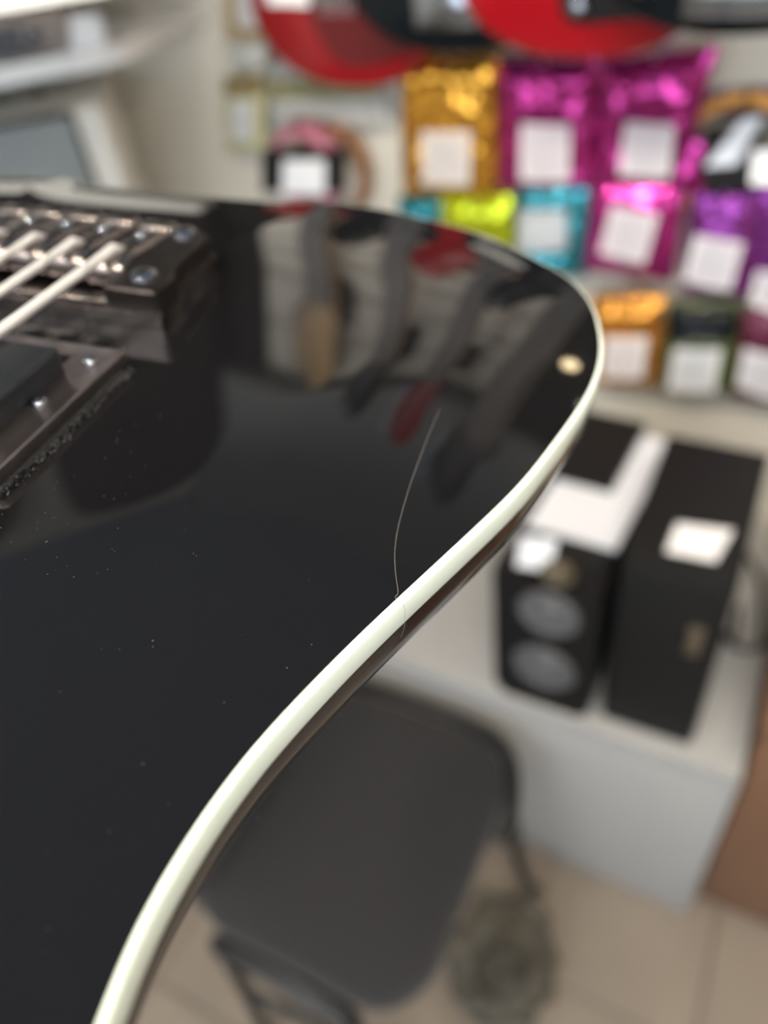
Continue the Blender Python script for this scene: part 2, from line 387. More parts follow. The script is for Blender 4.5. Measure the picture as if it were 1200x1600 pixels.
# bridge ------------------------------------------------------------
bridge = bpy.data.objects.new('bridge', None); COL.objects.link(bridge); bridge.parent = guitar; bridge['label'] = 'smoked chrome bridge with six saddles'
BW = -0.110       # far (left) side of the bridge; right side is u=0
def poly_slab(bm, pts, z0, z1, bev=0):
    a = [bm.verts.new((p[0], p[1], z0)) for p in pts]; b = [bm.verts.new((p[0], p[1], z1)) for p in pts]; n = len(a)
    for i in range(n): bm.faces.new((a[i], a[(i+1) % n], b[(i+1) % n], b[i]))
    bm.faces.new(a[::-1]); f = bm.faces.new(b)
    if bev: bmesh.ops.bevel(bm, geom=list(f.edges)+[e for e in bm.edges if abs(e.verts[0].co.z-e.verts[1].co.z) > 1e-6 and e.verts[0] in a+b], offset=bev, segments=2, affect='EDGES')
    return bm
bm = bmesh.new(); poly_slab(bm, [(p[0]*mm, p[1]*mm) for p in ((-110, 0), (0, 0), (0, 13), (-2.2, 16), (-3, 41), (-12, 46), (-98, 46), (-107, 41), (-108, 16), (-110, 13))], 0.0002, 0.004, 0.0003)
sharp(link('base_plate', bm, 'chrome', bridge), 40)
for side in (0, 1):
    pts = [(-17, 0.4), (0, 0), (0.1, 12.0), (-3.4, 15.0), (-3.6, 40), (-12, 45.8), (-15.5, 45.8), (-15.8, 11), (-17, 9)]
    if side: pts = [(-110-x, y) for x, y in pts][::-1]
    bm = bmesh.new(); poly_slab(bm, [(x*mm, y*mm) for x, y in pts], 0.0035, 0.011, 0.0009)
    ck = sharp(link('side_cheek', bm, 'chrome', bridge), 40)
    for (su, ss) in ((-8, 8.5), (-11, 38)):
        uu = su if not side else -110-su
        bm = bmesh.new(); lathe(bm, [(0.0036, 0.0108), (0.0036, 0.0116), (0.0030, 0.0121), (0.0017, 0.0122), (0.0017, 0.0110), (0, 0.0110)], (uu*mm, ss*mm, 0), n=24)
        sharp(link('screw', bm, 'chrome2', ck), 40)
gb('front_lip', (-0.094, -0.0165, 0.0004, 0.003, 0.0035, 0.0062), 'chrome', bridge)
bm = bmesh.new()
for sidx in range(6):
    uc = (-22.6-12.9*sidx)*mm; w_ = 5.9*mm
    arch = 0.0012*(1-((sidx-2.5)/2.5)**2)
    # saddle body: profile along s, rounded nose, hump and rear block behind a slot
    prof = [(11.0, 5.5), (10.6, 8.0), (10.9, 9.8), (12.0, 11.1), (14.0, 11.9), (17.0, 12.2), (20.0, 12.2), (24, 11.9), (28, 11.5), (32, 11.3), (36, 11.2), (38.6, 11.2), (39.2, 10.7), (39.2, 5.5)]
    bm = bmesh.new(); secs = []
    for (a_, b_) in ((-1, 0.0008), (-0.86, 0.0002), (-0.6, 0), (0.6, 0), (0.86, 0.0002), (1, 0.0008)):
        secs.append([Vector((uc+w_*a_, s_*mm, z_*mm+arch-(b_ if z_ > 6 else 0))) for s_, z_ in prof])
    for a, b in zip(secs, secs[1:]):
        va = [bm.verts.new(p) for p in a]; vb = [bm.verts.new(p) for p in b]
        for i in range(len(va)-1): bm.faces.new((va[i], va[i+1], vb[i+1], vb[i]))
        bm.faces.new((va[-1], va[0], vb[0], vb[-1]))
    bmesh.ops.remove_doubles(bm, verts=bm.verts, dist=1e-6)
    bmesh.ops.holes_fill(bm, edges=[e for e in bm.edges if e.is_boundary])
    sd = sharp(link('saddle', bm, 'chrome', bridge), 45)
    bm = bmesh.new(); lathe(bm, [(0.0023, 0.0108), (0.0023, 0.0121), (0.0017, 0.0127), (0.0009, 0.0128), (0.0009, 0.0120), (0, 0.0120)], (uc+0.0003, 0.0330, arch), n=18)
    sharp(link('screw', bm, 'chrome2', sd), 40)
    bm = bmesh.new(); box(bm, uc-0.0058, uc+0.0058, 0.0400, 0.0462, 0.0035, 0.0112+arch*0.8, bev=0.0014, seg=3)
    sharp(link('rear_block', bm, 'chrome', bridge), 50)
# strings ------------------------------------------------------------
for k in range(6):
    uc = (-22.6-12.9*k)*mm; rad = [0.0015, 0.00135, 0.0012, 0.0010, 0.0006, 0.0005][k]
    arch = 0.0012*(1-((k-2.5)/2.5)**2)
    un = UC+(2.5-k)*0.0076
    s1 = -0.640
    pts = [Vector((uc, 0.0215, 0.0112+arch)), Vector((uc, 0.0175, 0.0136+arch)), Vector((uc, 0.0135, 0.01345+arch)), Vector((uc-(uc-un)*0.02, 0.002, 0.0133+arch))]
    for j in range(1, 15):
        f = j/14; pts.append(Vector((uc+(un-uc)*f, 0.002+(s1-0.002)*f, 0.0133+arch+(0.0125-0.0133-arch)*f)))
    if k < 4:
        P = [pts[0]];
        fine = []
        for a, b in zip(pts[:4], pts[1:5]): fine += [a.lerp(b, t/8) for t in range(8)]
        # wound wrap: ridges while near the focus, plain further on
        a, b = pts[4], pts[3]
        start, end = pts[3], pts[3].lerp(pts[-1], 0.26)
        step = 0.00042; nn = int((end-start).length/step*2)
        bm = bmesh.new(); line = pts[:3]+[start.lerp(end, q/nn) for q in range(nn)]+[end.lerp(pts[-1], q/6) for q in range(7)]
        rr = [rad]*3+[rad*(1.0 if q % 2 else 0.90) for q in range(nn)]+[rad]*7
        tube(bm, line, rr, 8)
    else:
        bm = bmesh.new(); tube(bm, pts, rad, 8)
    link('string', bm, 'nickel', guitar, True)
# pickup ------------------------------------------------------------
def pickup(s_top, first=True):
    pk = bpy.data.objects.new('pickup', None); COL.objects.link(pk); pk.parent = guitar; pk['label'] = 'black humbucker in a smoked chrome ring' if first else 'black neck humbucker in a smoked chrome ring'
    x0, x1 = -0.1115, 0.0015; y1 = s_top; y0 = y1-0.0535
    def frame_pts(d, z, rr=0.003):
        pts = []
        for cx, cy, a0 in ((x1-d-rr, y1-d-rr, 0), (x0+d+rr, y1-d-rr, 90), (x0+d+rr, y0+d+rr, 180), (x1-d-rr, y0+d+rr, 270)):
            for k in range(7):
                a = math.radians(a0+15*k); pts.append(Vector((cx+rr*math.cos(a), cy+rr*math.sin(a), z)))
        return pts
    bm = bmesh.new(); rr = 0.0012
    seq = [frame_pts(0.0003, 0.0012, rr), frame_pts(0.0, 0.0030, rr), frame_pts(0.0002, 0.0045, rr), frame_pts(0.0007, 0.0048, rr), frame_pts(0.0015, 0.0047, rr), frame_pts(0.0020, 0.0044, rr), frame_pts(0.0058, 0.0043, rr)]
    vsr = [[bm.verts.new(p) for p in r_] for r_ in seq]
    inner = []
    for p in seq[-1]:
        inner.append(bm.verts.new((max(x0+0.0125, min(x1-0.0125, p.x)), p.y, 0.0042)))
    vsr.append(inner); n = len(inner)
    low = [bm.verts.new((v.co.x, v.co.y, 0.0012)) for v in inner]; vsr.append(low)
    for a, b in zip(vsr, vsr[1:]):
        for i in range(n):
            try: bm.faces.new((a[i], a[(i+1) % n], b[(i+1) % n], b[i]))
            except ValueError: pass
    rg = sharp(link('ring', bm, 'ringm', pk), 30)
    bm = bmesh.new(); box(bm, x0-0.0004, x1+0.0009, y0-0.0006, y1-0.004, -0.0003, 0.0013, bev=0.0003)
    bmesh.ops.subdivide_edges(bm, edges=[e for e in bm.edges if e.calc_length() > 0.01], cuts=110, use_grid_fill=True)
    for v in bm.verts:
        q = noise.noise(v.co*1800)*0.0007; q2 = noise.noise(v.co*5200)*0.0003; v.co.x += q+q2 if v.co.x > x1-0.002 or v.co.x < x0+.002 else 0; v.co.y += q if v.co.y < y0+.001 else 0
    fo = link('foam_gasket', bm, 'foam', pk, True); fo['label'] = 'ragged dusty black foam gasket'
    bm = bmesh.new(); box(bm, x0+0.0095, x1-0.0095, y0+0.0075, y1-0.0125, 0.0005, 0.0112, bev=0.0014, seg=4); cv_ = sharp(link('cover', bm, 'cover', pk), 60)
    for (uu, ss) in [(x1-0.0062, y1-0.0073), (x1-0.0075, (y0+y1)/2), (x1-0.0062, y0+0.0073), (x0+0.0062, y1-0.0073), (x0+0.0075, (y0+y1)/2), (x0+0.0062, y0+0.0073)]:
        bm = bmesh.new(); lathe(bm, [(0.0019, 0.0041), (0.00205, 0.0045), (0.0017, 0.0053), (0.0010, 0.0056), (0.0005, 0.0055), (0.0, 0.0050)], (uu, ss, 0), n=20)
        link('screw', bm, 'chrome2', rg, True)
pickup(-0.0195)
pickup(-0.185, False)
# neck, fretboard, headstock (under and behind the camera, out of the frame)
nk = bmesh.new()
s0, s1 = -0.262, -0.665
rs = []
for k in range(9):
    f = k/8; s_ = s0+(s1-s0)*f; hw = 0.032+(0.0235-0.032)*f; rs.append([Vector((UC+hw*math.cos(math.radians(a)), s_, 0.0025-0.022*math.sin(math.radians(a)))) for a in range(0, 181, 15)])
rings_mesh(nk, rs); link('neck', nk, 'lacquer', guitar, True)
fb = bmesh.new(); poly_slab(fb, [(UC-0.032, -0.262), (UC+0.032, -0.262), (UC+0.0235, -0.665), (UC-0.0235, -0.665)], 0.0026, 0.0085); fbo = link('fretboard', fb, 'rose', guitar)
for k in range(1, 23):
    d = 0.645*(1-2**(-k/12)); s_ = -0.640+d
    if s_ > -0.266: break
    hw = 0.0235+(0.032-0.0235)*(s_+0.665)/0.403
    fbm = bmesh.new(); cyl(fbm, (UC-hw+.0005, s_, 0.0088), (UC+hw-.0005, s_, 0.0088), 0.0011, n=8); link('fret', fbm, 'chrome2', fbo, True)
gb('nut', (UC-0.0235, UC+0.0235, -0.646, -0.640, 0.0084, 0.0120), 'binding', guitar)
hb = bmesh.new(); poly_slab(hb, [(UC-0.024, -0.655), (UC+0.024, -0.655), (UC+0.042, -0.69), (UC+0.036, -0.82), (UC, -0.835), (UC-0.036, -0.82), (UC-0.042, -0.69)], -0.010, 0.004, 0.0015); hd = link('headstock', hb, 'lacquer', guitar)
for k in range(3):
    for sg in (-1, 1):
        bm = bmesh.new(); lathe(bm, [(0.006, 0.004), (0.006, 0.006), (0.003, 0.007), (0.003, 0.014), (0, 0.0145)], (UC+sg*0.024, -0.70-0.04*k, 0)); cyl(bm, (UC+sg*0.036, -0.70-0.04*k, -0.006), (UC+sg*0.056, -0.70-0.04*k, -0.006), 0.0035); link('tuning_peg', bm, 'chrome2', hd, True)
# dust specks on the lacquer
bm = bmesh.new(); rnd = random.Random(3)
for k in range(320):
    uu, ss = 0.0018+abs(rnd.gauss(0, 0.0009)), rnd.uniform(-0.073, -0.021); r_ = rnd.uniform(0.00004, 0.00014)
    bmesh.ops.create_icosphere(bm, subdivisions=1, radius=r_, matrix=Matrix.Translation((uu+0.0002, ss, rnd.uniform(0.0003, 0.0011) if uu < 0.0026 else r_*0.3)))
for k in range(110):
    if k < 60: q = on_g(rnd.uniform(0, 330), rnd.uniform(600, 900))
    elif k < 110: q = on_g(rnd.uniform(0, 600), rnd.uniform(560, 1500))
    else:
        i = rnd.randrange(NO); q = (OUT[i]-NRM[i]*rnd.uniform(0.01, 0.05)).to_2d()
    dmin = min((OUT[i].to_2d()-q).length for i in range(0, NO, 4))
    if q.x > 0.115 or dmin < 0.006: continue
    r_ = rnd.uniform(0.00004, 0.00010); z_ = top_h(dmin) if dmin < CARVE else 0
    bmesh.ops.create_icosphere(bm, subdivisions=1, radius=r_, matrix=Matrix.Translation((q.x, q.y, z_+r_*0.2)))
du = link('dust', bm, 'dust', guitar); du['kind'] = 'stuff'
# the hair -----------------------------------------------------------
hp = [(697, 620), (680, 655), (660, 705), (640, 760), (623, 820), (617, 860), (618, 895), (622, 925), (625, 946)]
pts = []
for x, y in hp:
    h = -0.002
    for _ in range(4):
        q = on_g(x, y, h+0.0002); dmin = min((OUT[i].to_2d()-q).length for i in range(NO)); h = top_h(dmin)
    pts.append(Vector((q.x, q.y, h+0.0002)))
# over the binding and down its side
i0 = min(range(NO), key=lambda i: (OUT[i].to_2d()-on_g(626, 950, -DROP)).length); b = OUT[i0]; n_ = NRM[i0]
pts[-1] = b-n_*0.0016+Vector((0, 0, -DROP+0.00035)); pts += [b+n_*0.0004+Vector((0, 0, -DROP-0.0006)), b+n_*0.0004+Vector((0.0002, 0, -DROP-0.003)), b+n_*0.0003+Vector((0.0001, 0, e0-0.0006)), b-n_*0.0000+Vector((-0.0003, -0.0003, e0-0.0035))]
cp = catmull(pts, 6); bm = bmesh.new(); tube(bm, cp, [0.000024+0.000016*math.sin(PI*i/len(cp)) for i in range(len(cp))], 6)
ho = link('hair', bm, 'hair', None, True); ho.matrix_world = GM; tag(ho, 'single thin loose hair lying across the black guitar top and its cream edge', 'hair')

# padded work stand carrying the guitar (hidden below it)
sp = GM @ Vector((-0.19, -0.21, -0.0445))
ws = thing('guitar_work_stand', 'tall padded work stand under the black foreground guitar', 'stand', (sp.x, sp.y, 0))
rot = Matrix(((GU.x, GS.x, GN.x), (GU.y, GS.y, GN.y), (GU.z, GS.z, GN.z)))
bm = bmesh.new(); box(bm, -.07, .07, -.07, .07, -0.03, 0, bev=0.008, seg=3); bm.transform(Matrix.Translation((0, 0, sp.z)) @ rot.to_4x4()); link('pad', bm, 'seat', ws, True)
bm = bmesh.new(); cyl(bm, (0, 0, 0.02), (0, 0, sp.z-0.028), 0.02, n=24); sharp(link('pole', bm, 'tube', ws), 40)
bm = bmesh.new(); lathe(bm, [(0.0, 0.0), (0.16, 0.0), (0.16, 0.012), (0.03, 0.03), (0, 0.03)], (0, 0, 0)); sharp(link('base', bm, 'tube', ws), 40)

# ------------------------------------------------------------ counter, speakers
CY = 0.660; CT = 0.512
ct = thing('counter', 'white laminate counter under the two black speakers', 'counter', (0, CY, 0))
boxo('worktop', (-0.912, 0.098, -0.004, WY-CY-0.001, CT-0.026, CT), 'white', ct, 0.002)
boxo('front_panel', (-0.912, 0.082, 0.0, 0.018, 0.0, CT-0.026), 'white', ct, 0.001)
boxo('side_panel', (0.082, 0.098, 0.0, WY-CY-0.001, 0.0, CT-0.026), 'white', ct, 0.001)
# right loudspeaker, plain cabinet
zt = 0.862
sr = thing('speaker_cabinet', 'plain black box speaker with a white tag on its top, at the counter corner', 'speaker', (0, 0, CT))
boxo('cabinet', (-0.108, 0.026, 0.690, 0.935, 0, zt-CT), 'black', sr, 0.004, 3)
boxo('grille', (-0.104, 0.022, 0.678, 0.6895, 0.004, zt-CT-0.004), 'black', sr, 0.003, 3)
q = on_y(1085, 1002, 0.678); boxo('badge', (q.x-0.008, q.x+0.008, 0.6765, 0.679, q.z-CT-0.028, q.z-CT+0.028), 'tweet', sr, 0.0008)
def slab_quad(bm, P, th, nrm):
    """thin sheet on four world points"""
    P = [Vector(p) for p in P]; nrm = Vector(nrm)
    a = [bm.verts.new(p) for p in P]; b = [bm.verts.new(p+nrm*th) for p in P]; n = len(P)
    for i in range(n): bm.faces.new((a[i], a[(i+1) % n], b[(i+1) % n], b[i]))
    bm.faces.new(a[::-1]); bm.faces.new(b); return bm
bm = bmesh.new(); slab_quad(bm, [on_z(x, y, zt+0.0005) for x, y in ((1040, 862), (1058, 818), (1146, 829), (1118, 878))], 0.0006, (0, 0, 1))
tag(link('price_tag', bm, 'paper'), 'white paper tag lying on top of the plain black box speaker', 'tag')
# left loudspeaker with chamfered front
sl = thing('studio_monitor', 'black studio speaker with two grey cones and cut corners, left on the counter', 'speaker', (0, 0, CT))
x0, x1 = -0.268, -0.1215; H = 0.800-CT
pts = [(x0+0.014, 0), (x1-0.016, 0), (x1, 0.016), (x1, H-0.002), (x0, H-0.002), (x0, 0.026)]
bm = bmesh.new()
a = [bm.verts.new((p[0], 0.664, p[1])) for p in pts]; b = [bm.verts.new((p[0], 0.712, p[1])) for p in pts]
for i in range(6): bm.faces.new((a[i], a[(i+1) % 6], b[(i+1) % 6], b[i]))
bm.faces.new(a); bm.faces.new(b[::-1]); bmesh.ops.bevel(bm, geom=bm.edges[:], offset=0.003, segments=2, affect='EDGES')
sharp(link('baffle', bm, 'black', sl), 50)
boxo('cabinet', (x0+0.004, x1-0.004, 0.7125, 0.930, 0, H), 'black', sl, 0.003)
for nm, px, rad, mm_ in (('woofer', (850, 1042), 0.046, 'cone'), ('woofer', (858, 958), 0.042, 'cone'), ('tweeter', (872, 893), 0.022, 'tweet')):
    q = on_y(*px, 0.664); q = Vector((max(x0+rad+0.008, min(x1-rad-0.006, q.x)), 0.664, q.z-CT))
    bm = bmesh.new(); lathe(bm, [(rad, 0.0), (rad, 0.004), (rad*0.93, 0.0065), (rad*0.82, 0.003), (rad*0.76, 0.0022), (rad*0.34, 0.0006), (rad*0.30, 0.004), (rad*0.15, 0.0075), (0, 0.0085)], q, (0, -1, 0), 32)
    link(nm, bm, mm_, sl, True)
bm = bmesh.new(); slab_quad(bm, [on_y(x, y, 0.6632) for x, y in ((806, 884), (814, 838), (872, 842), (858, 892))], 0.0006, (0, -1, 0))
tag(link('price_tag', bm, 'paper'), 'white paper tag on the front of the two-cone studio speaker', 'tag')
# white L-shaped sheet under a black box on the left speaker
bm = bmesh.new(); P = [on_z(x, y, 0.802) for x, y in ((820, 818), (962, 861), (1052, 692), (960, 664), (905, 720))]
P = [on_z(962, 861, .802), on_z(1052, 692, .802), on_z(925, 662, .802)]
Pw = P[0]+(on_z(870, 835, .802)-P[0])*1.55
bm = bmesh.new(); poly_slab(bm, [(p.x, p.y) for p in (Pw, P[0], P[1], P[1]+(Pw-P[0]))], 0.8008, 0.8048, 0.0008)
tag(link('white_folder', bm, 'glossw'), 'glossy white folder on top of the studio speaker, under a black box', 'folder')
bm = bmesh.new(); Q = [on_z(955, 770, .806), on_z(1008, 672, .806)]
back = Q[1]-Q[0]; left = (Pw-P[0]).normalized()*0.105
poly_slab(bm, [(p.x, p.y) for p in (Q[0]+left, Q[0], Q[1], Q[1]+left)], 0.8052, 0.822, 0.002)
o = tag(link('black_box', bm, 'black'), 'flat black box lying on the glossy white folder', 'box')

# brown cabinet, paper bag and cable right of the counter
wc = thing('wooden_cabinet', 'brown wooden cabinet right of the white counter', 'cabinet', (0, 0, 0))
boxo('carcass', (0.104, 0.80, 0.715, 1.15, 0.0, 0.585), 'wood', wc, 0.002)
for k in range(2): 
    d_ = boxo('door', (0.107+0.348*k, 0.451+0.346*k, 0.695, 0.7145, 0.01, 0.56), 'wood', wc, 0.0025)
    bm = bmesh.new(); tube(bm, [(0.43+0.046*k, 0.695, 0.3), (0.43+0.046*k, 0.675, 0.31), (0.43+0.046*k, 0.675, 0.39), (0.43+0.046*k, 0.695, 0.40)], 0.004); link('handle', bm, 'steel', d_, True)
boxo('top_panel', (0.102, 0.81, 0.690, 1.15, 0.5855, 0.603), 'wood', wc, 0.002)
bm = bmesh.new(); box(bm, -0.09, 0.09, -0.06, 0.06, 0, 0.20)
bmesh.ops.subdivide_edges(bm, edges=bm.edges[:], cuts=9, use_grid_fill=True)
for v in bm.verts:
    n3 = noise.noise_vector(v.co*22); v.co += Vector((n3.x, n3.y, 0 if v.co.z < 0.01 else n3.z))*0.010
pb = link('paper_bag', bm, 'bagtan', None, True); pb.location = (0.20, 0.84, 0.603); tag(pb, 'crumpled tan paper bag on top of the brown cabinet', 'bag')
P = [on_z(x, y, z) for x, y, z in ((1130, 985, .518), (1148, 1008, .518), (1172, 1016, .519), (1196, 1006, .520))]
P = [Vector((0.045, 0.96, 0.517)), Vector((0.048, 0.88, 0.517))]+[Vector((min(p.x, 0.090), p.y, p.z)) for p in P]+[Vector((0.088, 0.90, 0.517)), Vector((0.07, 1.02, 0.517)), Vector((0.03, 1.10, 0.517))]
bm = bmesh.new(); tube(bm, catmull(P, 8), 0.0045, 10); tag(link('power_cable', bm, 'tube', None, True), 'black cable lying in a loop on the counter beside the plain black speaker', 'cable')

# ------------------------------------------------------------ chair
ch = thing('chair', 'dark grey padded chair with black steel frame in front of the counter', 'chair', (-0.37, 0.40, 0))
def cushion(name, hx, hy, r, z0, z1, parent, cx=0, cy=0, edge=0.014, vertical=False):
    def outline(d):
        pts = []; rr = max(r-d, 0.01)
        for sx, sy, a0 in ((1, 1, 0), (-1, 1, 90), (-1, -1, 180), (1, -1, 270)):
            for k in range(9):
                a = math.radians(a0+90*k/8); pts.append((sx*(hx-d-rr)+rr*math.cos(a), sy*(hy-d-rr)+rr*math.sin(a)))
        return pts
    rs = []
    for d, z in ((0.03, z0), (0.008, z0+0.002), (0.0, z0+edge*0.7), (0.0, z1-edge), (0.004, z1-edge*0.4), (0.014, z1-0.002), (0.05, z1+0.002), (0.11, z1+0.003)):
        rs.append([Vector((cx+x, cy+y, z)) for x, y in outline(d)])
    bm = bmesh.new(); rings_mesh(bm, rs)
    if vertical: bm.transform(Matrix.Translation((-0.20, 0, 0.62)) @ Matrix.Rotation(math.radians(82), 4, 'Y'))
    return link(name, bm, 'seat', parent, True)
# seat centre: x -0.375, y 0.405
cushion('seat', 0.182, 0.205, 0.085, 0.432, 0.478, ch, -0.014, 0.0)
cushion('backrest', 0.12, 0.20, 0.06, 0, 0.035, ch, 0, 0, 0.012, True)
T_ = 0.0115
def tb(name, pts, r=T_, n=12, c=4):
    bm = bmesh.new(); tube(bm, catmull(pts, c), r, n); return link(name, bm, 'tube', ch, True)
lx, ly = -0.37, 0.40
def L_(x, y, z): return (x-lx, y-ly, z)
tb('seat_frame', [L_(-0.50, .187, .418), L_(-0.44, .188, .424), L_(-0.36, .187, .424), L_(-0.31, .185, .418), L_(-.285, .182, .40)], 0.017)
tb('seat_frame', [L_(-0.56, .622, .445), L_(-0.46, .626, .455), L_(-0.30, .624, .455), L_(-.225, .600, .455), L_(-.190, .53, .45), L_(-.188, .47, .44)], 0.012)
tb('leg', [L_(-0.50, .187, .425), L_(-.505, .18, .21), L_(-.51, .165, 0.006)])
tb('leg', [L_(-0.285, .184, .405), L_(-.28, .178, .21), L_(-.27, .165, 0.006)])
tb('leg', [L_(-.188, .52, .435), L_(-.18, .54, .21), L_(-.165, .585, 0.006)])
tb('leg', [L_(-.545, .622, .435), L_(-.55, .626, .21), L_(-.56, .635, 0.006)])
tb('back_frame', [L_(-.545, .60, .43), L_(-.60, .58, .47), L_(-.615, .57, .75), L_(-.61, .50, .79), L_(-.61, .32, .79), L_(-.615, .25, .75), L_(-.60, .24, .47), L_(-.53, .22, .43)])
tb('stretcher', [L_(-.505, .18, .21), L_(-.39, .185, .21), L_(-.28, .178, .21)], 0.008)
# small brown case peeping out left under the chair
boxo_ = boxo('bag_strap', (-0.012, 0.012, -0.03, 0.03, 0, 0.02), 'brownc')
bpy.data.objects.remove(boxo_)

# clear plastic bag with a black coil on the floor
pbm = bmesh.new(); bmesh.ops.create_uvsphere(pbm, u_segments=48, v_segments=28, radius=1.0)
for v in pbm.verts:
    p = v.co.copy(); p.x *= 0.088; p.y *= 0.108; p.z = (p.z*0.055) + 0.055
    n3 = noise.noise_vector(v.co*2.2)+noise.noise_vector(v.co*5)*0.7
    p += Vector((n3.x*0.026, n3.y*0.020, n3.z*0.024)); p.z = max(p.z, 0.0015+0.001*abs(n3.x)); v.co = p
bg = link('plastic_bag', pbm, 'bag', None, True); bg.location = (-0.170, 0.435, 0.0); tag(bg, 'crumpled see-through plastic bag on the floor beside the chair leg', 'bag')
bm = bmesh.new(); P = []
for k in range(90):
    a = 2*PI*k/22; P.append(Vector((0.036*math.cos(a)*(1+.06*math.sin(3.1*a)), 0.045*math.sin(a), 0.016+0.00026*k+0.003*math.sin(a*1.7))))
tube(bm, P, 0.0055, 8); co = link('cable_coil', bm, 'tube', None, True); co.location = (-0.175, 0.42, 0.0); tag(co, 'coiled black cable inside the see-through plastic bag on the floor', 'cable')

# ------------------------------------------------------------ shelf at upper left and what stands on it
sb0 = on_z(0, 137, 1.315); sb1 = on_z(207, 98, 1.315)
def wall_coord(p): d = Vector((p.x, p.y))-A; return d.dot(E1), d.dot(EN)
a0, d0 = wall_coord(sb0); a1, d1 = wall_coord(sb1)
sh = thing('wall_shelf', 'white shelf board on the slanting wall, under the taupe case', 'shelf', (0, 0, 0))
dd = (d1-d0)/(a1-a0)
outl = [(-1.7, 0.004), (-1.7, d0+dd*(-1.7-a0)), (a0, d0), (a1-0.05, d1-dd*0.05), (a1-0.02, d1-0.004), (a1, d1-0.02), (a1+0.03, d1-0.07), (-0.03, 0.004)]
bm = bmesh.new(); poly_slab(bm, [tuple(A+E1*a+EN*d) for a, d in outl], 1.315, 1.340, 0.003)
sharp(link('board', bm, 'shelf', sh), 40)
for a_ in (-0.5, -1.3):
    bm = slab_dir('', a_, a_+0.02, 0.0005, 0.18, 1.28, 1.3145, None); link('bracket', bm, 'shelf', sh)
us = thing('wall_shelf', 'upper white shelf board above the taupe case', 'shelf', (0, 0, 0))
ub0 = on_z(0, 0, 1.512); au, du_ = wall_coord(ub0)
bm = bmesh.new(); poly_slab(bm, [tuple(A+E1*a+EN*d) for a, d in ((-1.7, 0.004), (-1.7, du_-.0), (au+0.06, du_), (au+0.11, du_-0.03), (au+0.12, 0.004))], 1.505, 1.528, 0.003); sharp(link('board', bm, 'shelf', us), 40)
# lower shelf with the white amplifier
ls = thing('wall_shelf', 'lower white shelf board carrying the small white amplifier', 'shelf', (0, 0, 0))
bm = slab_dir('', -1.6, -0.10, 0.004, 0.30, 0.965, 0.99, None); sharp(link('board', bm, 'shelf', ls), 40)
def dir_box(name, a0, a1, d0, d1, z0, z1, m, parent=None, bev=0.003):
    bm = slab_dir('', a0, a1, d0, d1, z0, z1, None, bev=bev); return sharp(link(name, bm, m, parent), 50)
def hit_front(x, y, D):
    """pixel to (a, z) on the vertical plane D in front of the slanting wall"""
    v = ray(x, y); n = Vector((EN.x, EN.y, 0)); p0 = A+EN*D
    t = Vector((p0.x, p0.y, 0)).dot(n)/v.dot(n); P = v*t+Vector((0, 0, CAMZ)); return wall_coord(P)[0], P.z
am = thing('guitar_amplifier', 'small off-white amplifier with grey grille cloth under the shelf', 'amplifier', (0, 0, 0))
aR, zT = hit_front(165, 163, 0.24); aG, zG = hit_front(118, 172, 0.245); aR = hit_front(178, 230, 0.24)[0]; aG2 = hit_front(138, 268, .245)[0]; zb = hit_front(100, 258, .245)[1]
dir_box('cabinet', aR-0.46, aR, 0.04, 0.235, 0.9905, zT, 'tolex', am, 0.006)
aG = (aG+aG2)/2
dir_box('piping', aR-0.44, aG, 0.2352, 0.239, 1.03, zG, 'black', am, 0.001)
dir_box('grille_cloth', aR-0.434, aG-0.006, 0.2392, 0.2425, 1.036, zG-0.008, 'grille', am, 0.001)
for k in range(3):
    aa, zz = aR-0.1-0.06*k, zT
    p = A+E1*aa+EN*0.12; bm = bmesh.new(); lathe(bm, [(0.008, zz), (0.008, zz+0.008), (0.006, zz+0.010), (0, zz+0.010)], (p.x, p.y, 0)); sharp(link('knob', bm, 'tube', am), 40)
cs = thing('equipment_case', 'taupe equipment case with dark oval latch on the white shelf', 'case', (0, 0, 0))
cR, cz = hit_front(108, 50, 0.17)
dir_box('shell', cR-0.40, cR, 0.03, 0.165, 1.3405, hit_front(60, 14, .17)[1]-0.002, 'taupe', cs, 0.006)
lA, lz = hit_front(14, 66, 0.167)
def front_pt(a, d, z): p = A+E1*a+EN*d; return Vector((p.x, p.y, z))
bm = bmesh.new()
ov = [front_pt(lA+0.045*math.cos(t*2*PI/28), 0.1655, lz+0.018*math.sin(t*2*PI/28)) for t in range(28)]
slab_quad(bm, ov, 0.004, (EN.x, EN.y, 0)); lt = link('latch', bm, 'tube', cs)
bm = bmesh.new(); P = [front_pt(lA+0.036+0.013*math.cos(t*2*PI/16), 0.172, lz+0.013*math.sin(t*2*PI/16)) for t in range(16)]; tube(bm, P, 0.003, 8, True); link('latch_ring', bm, 'chrome', lt, True)
t0 = [hit_front(x, y, 0.19) for x, y in ((107, 24), (155, 22), (170, 88), (117, 93))]
bm = bmesh.new(); slab_quad(bm, [front_pt(a, 0.19, max(z, 1.3405)) for a, z in t0], 0.001, (EN.x, EN.y, 0)); slab_quad(bm, [front_pt(t0[0][0], .188, t0[0][1]), front_pt(t0[1][0], .188, t0[1][1]), front_pt(t0[2][0], .13, 1.3405), front_pt(t0[3][0], .13, 1.3405)], 0.001, (EN.x, EN.y, 0))
tag(link('price_card', bm, 'paper'), 'folded white price card standing on the shelf beside the taupe case', 'card')

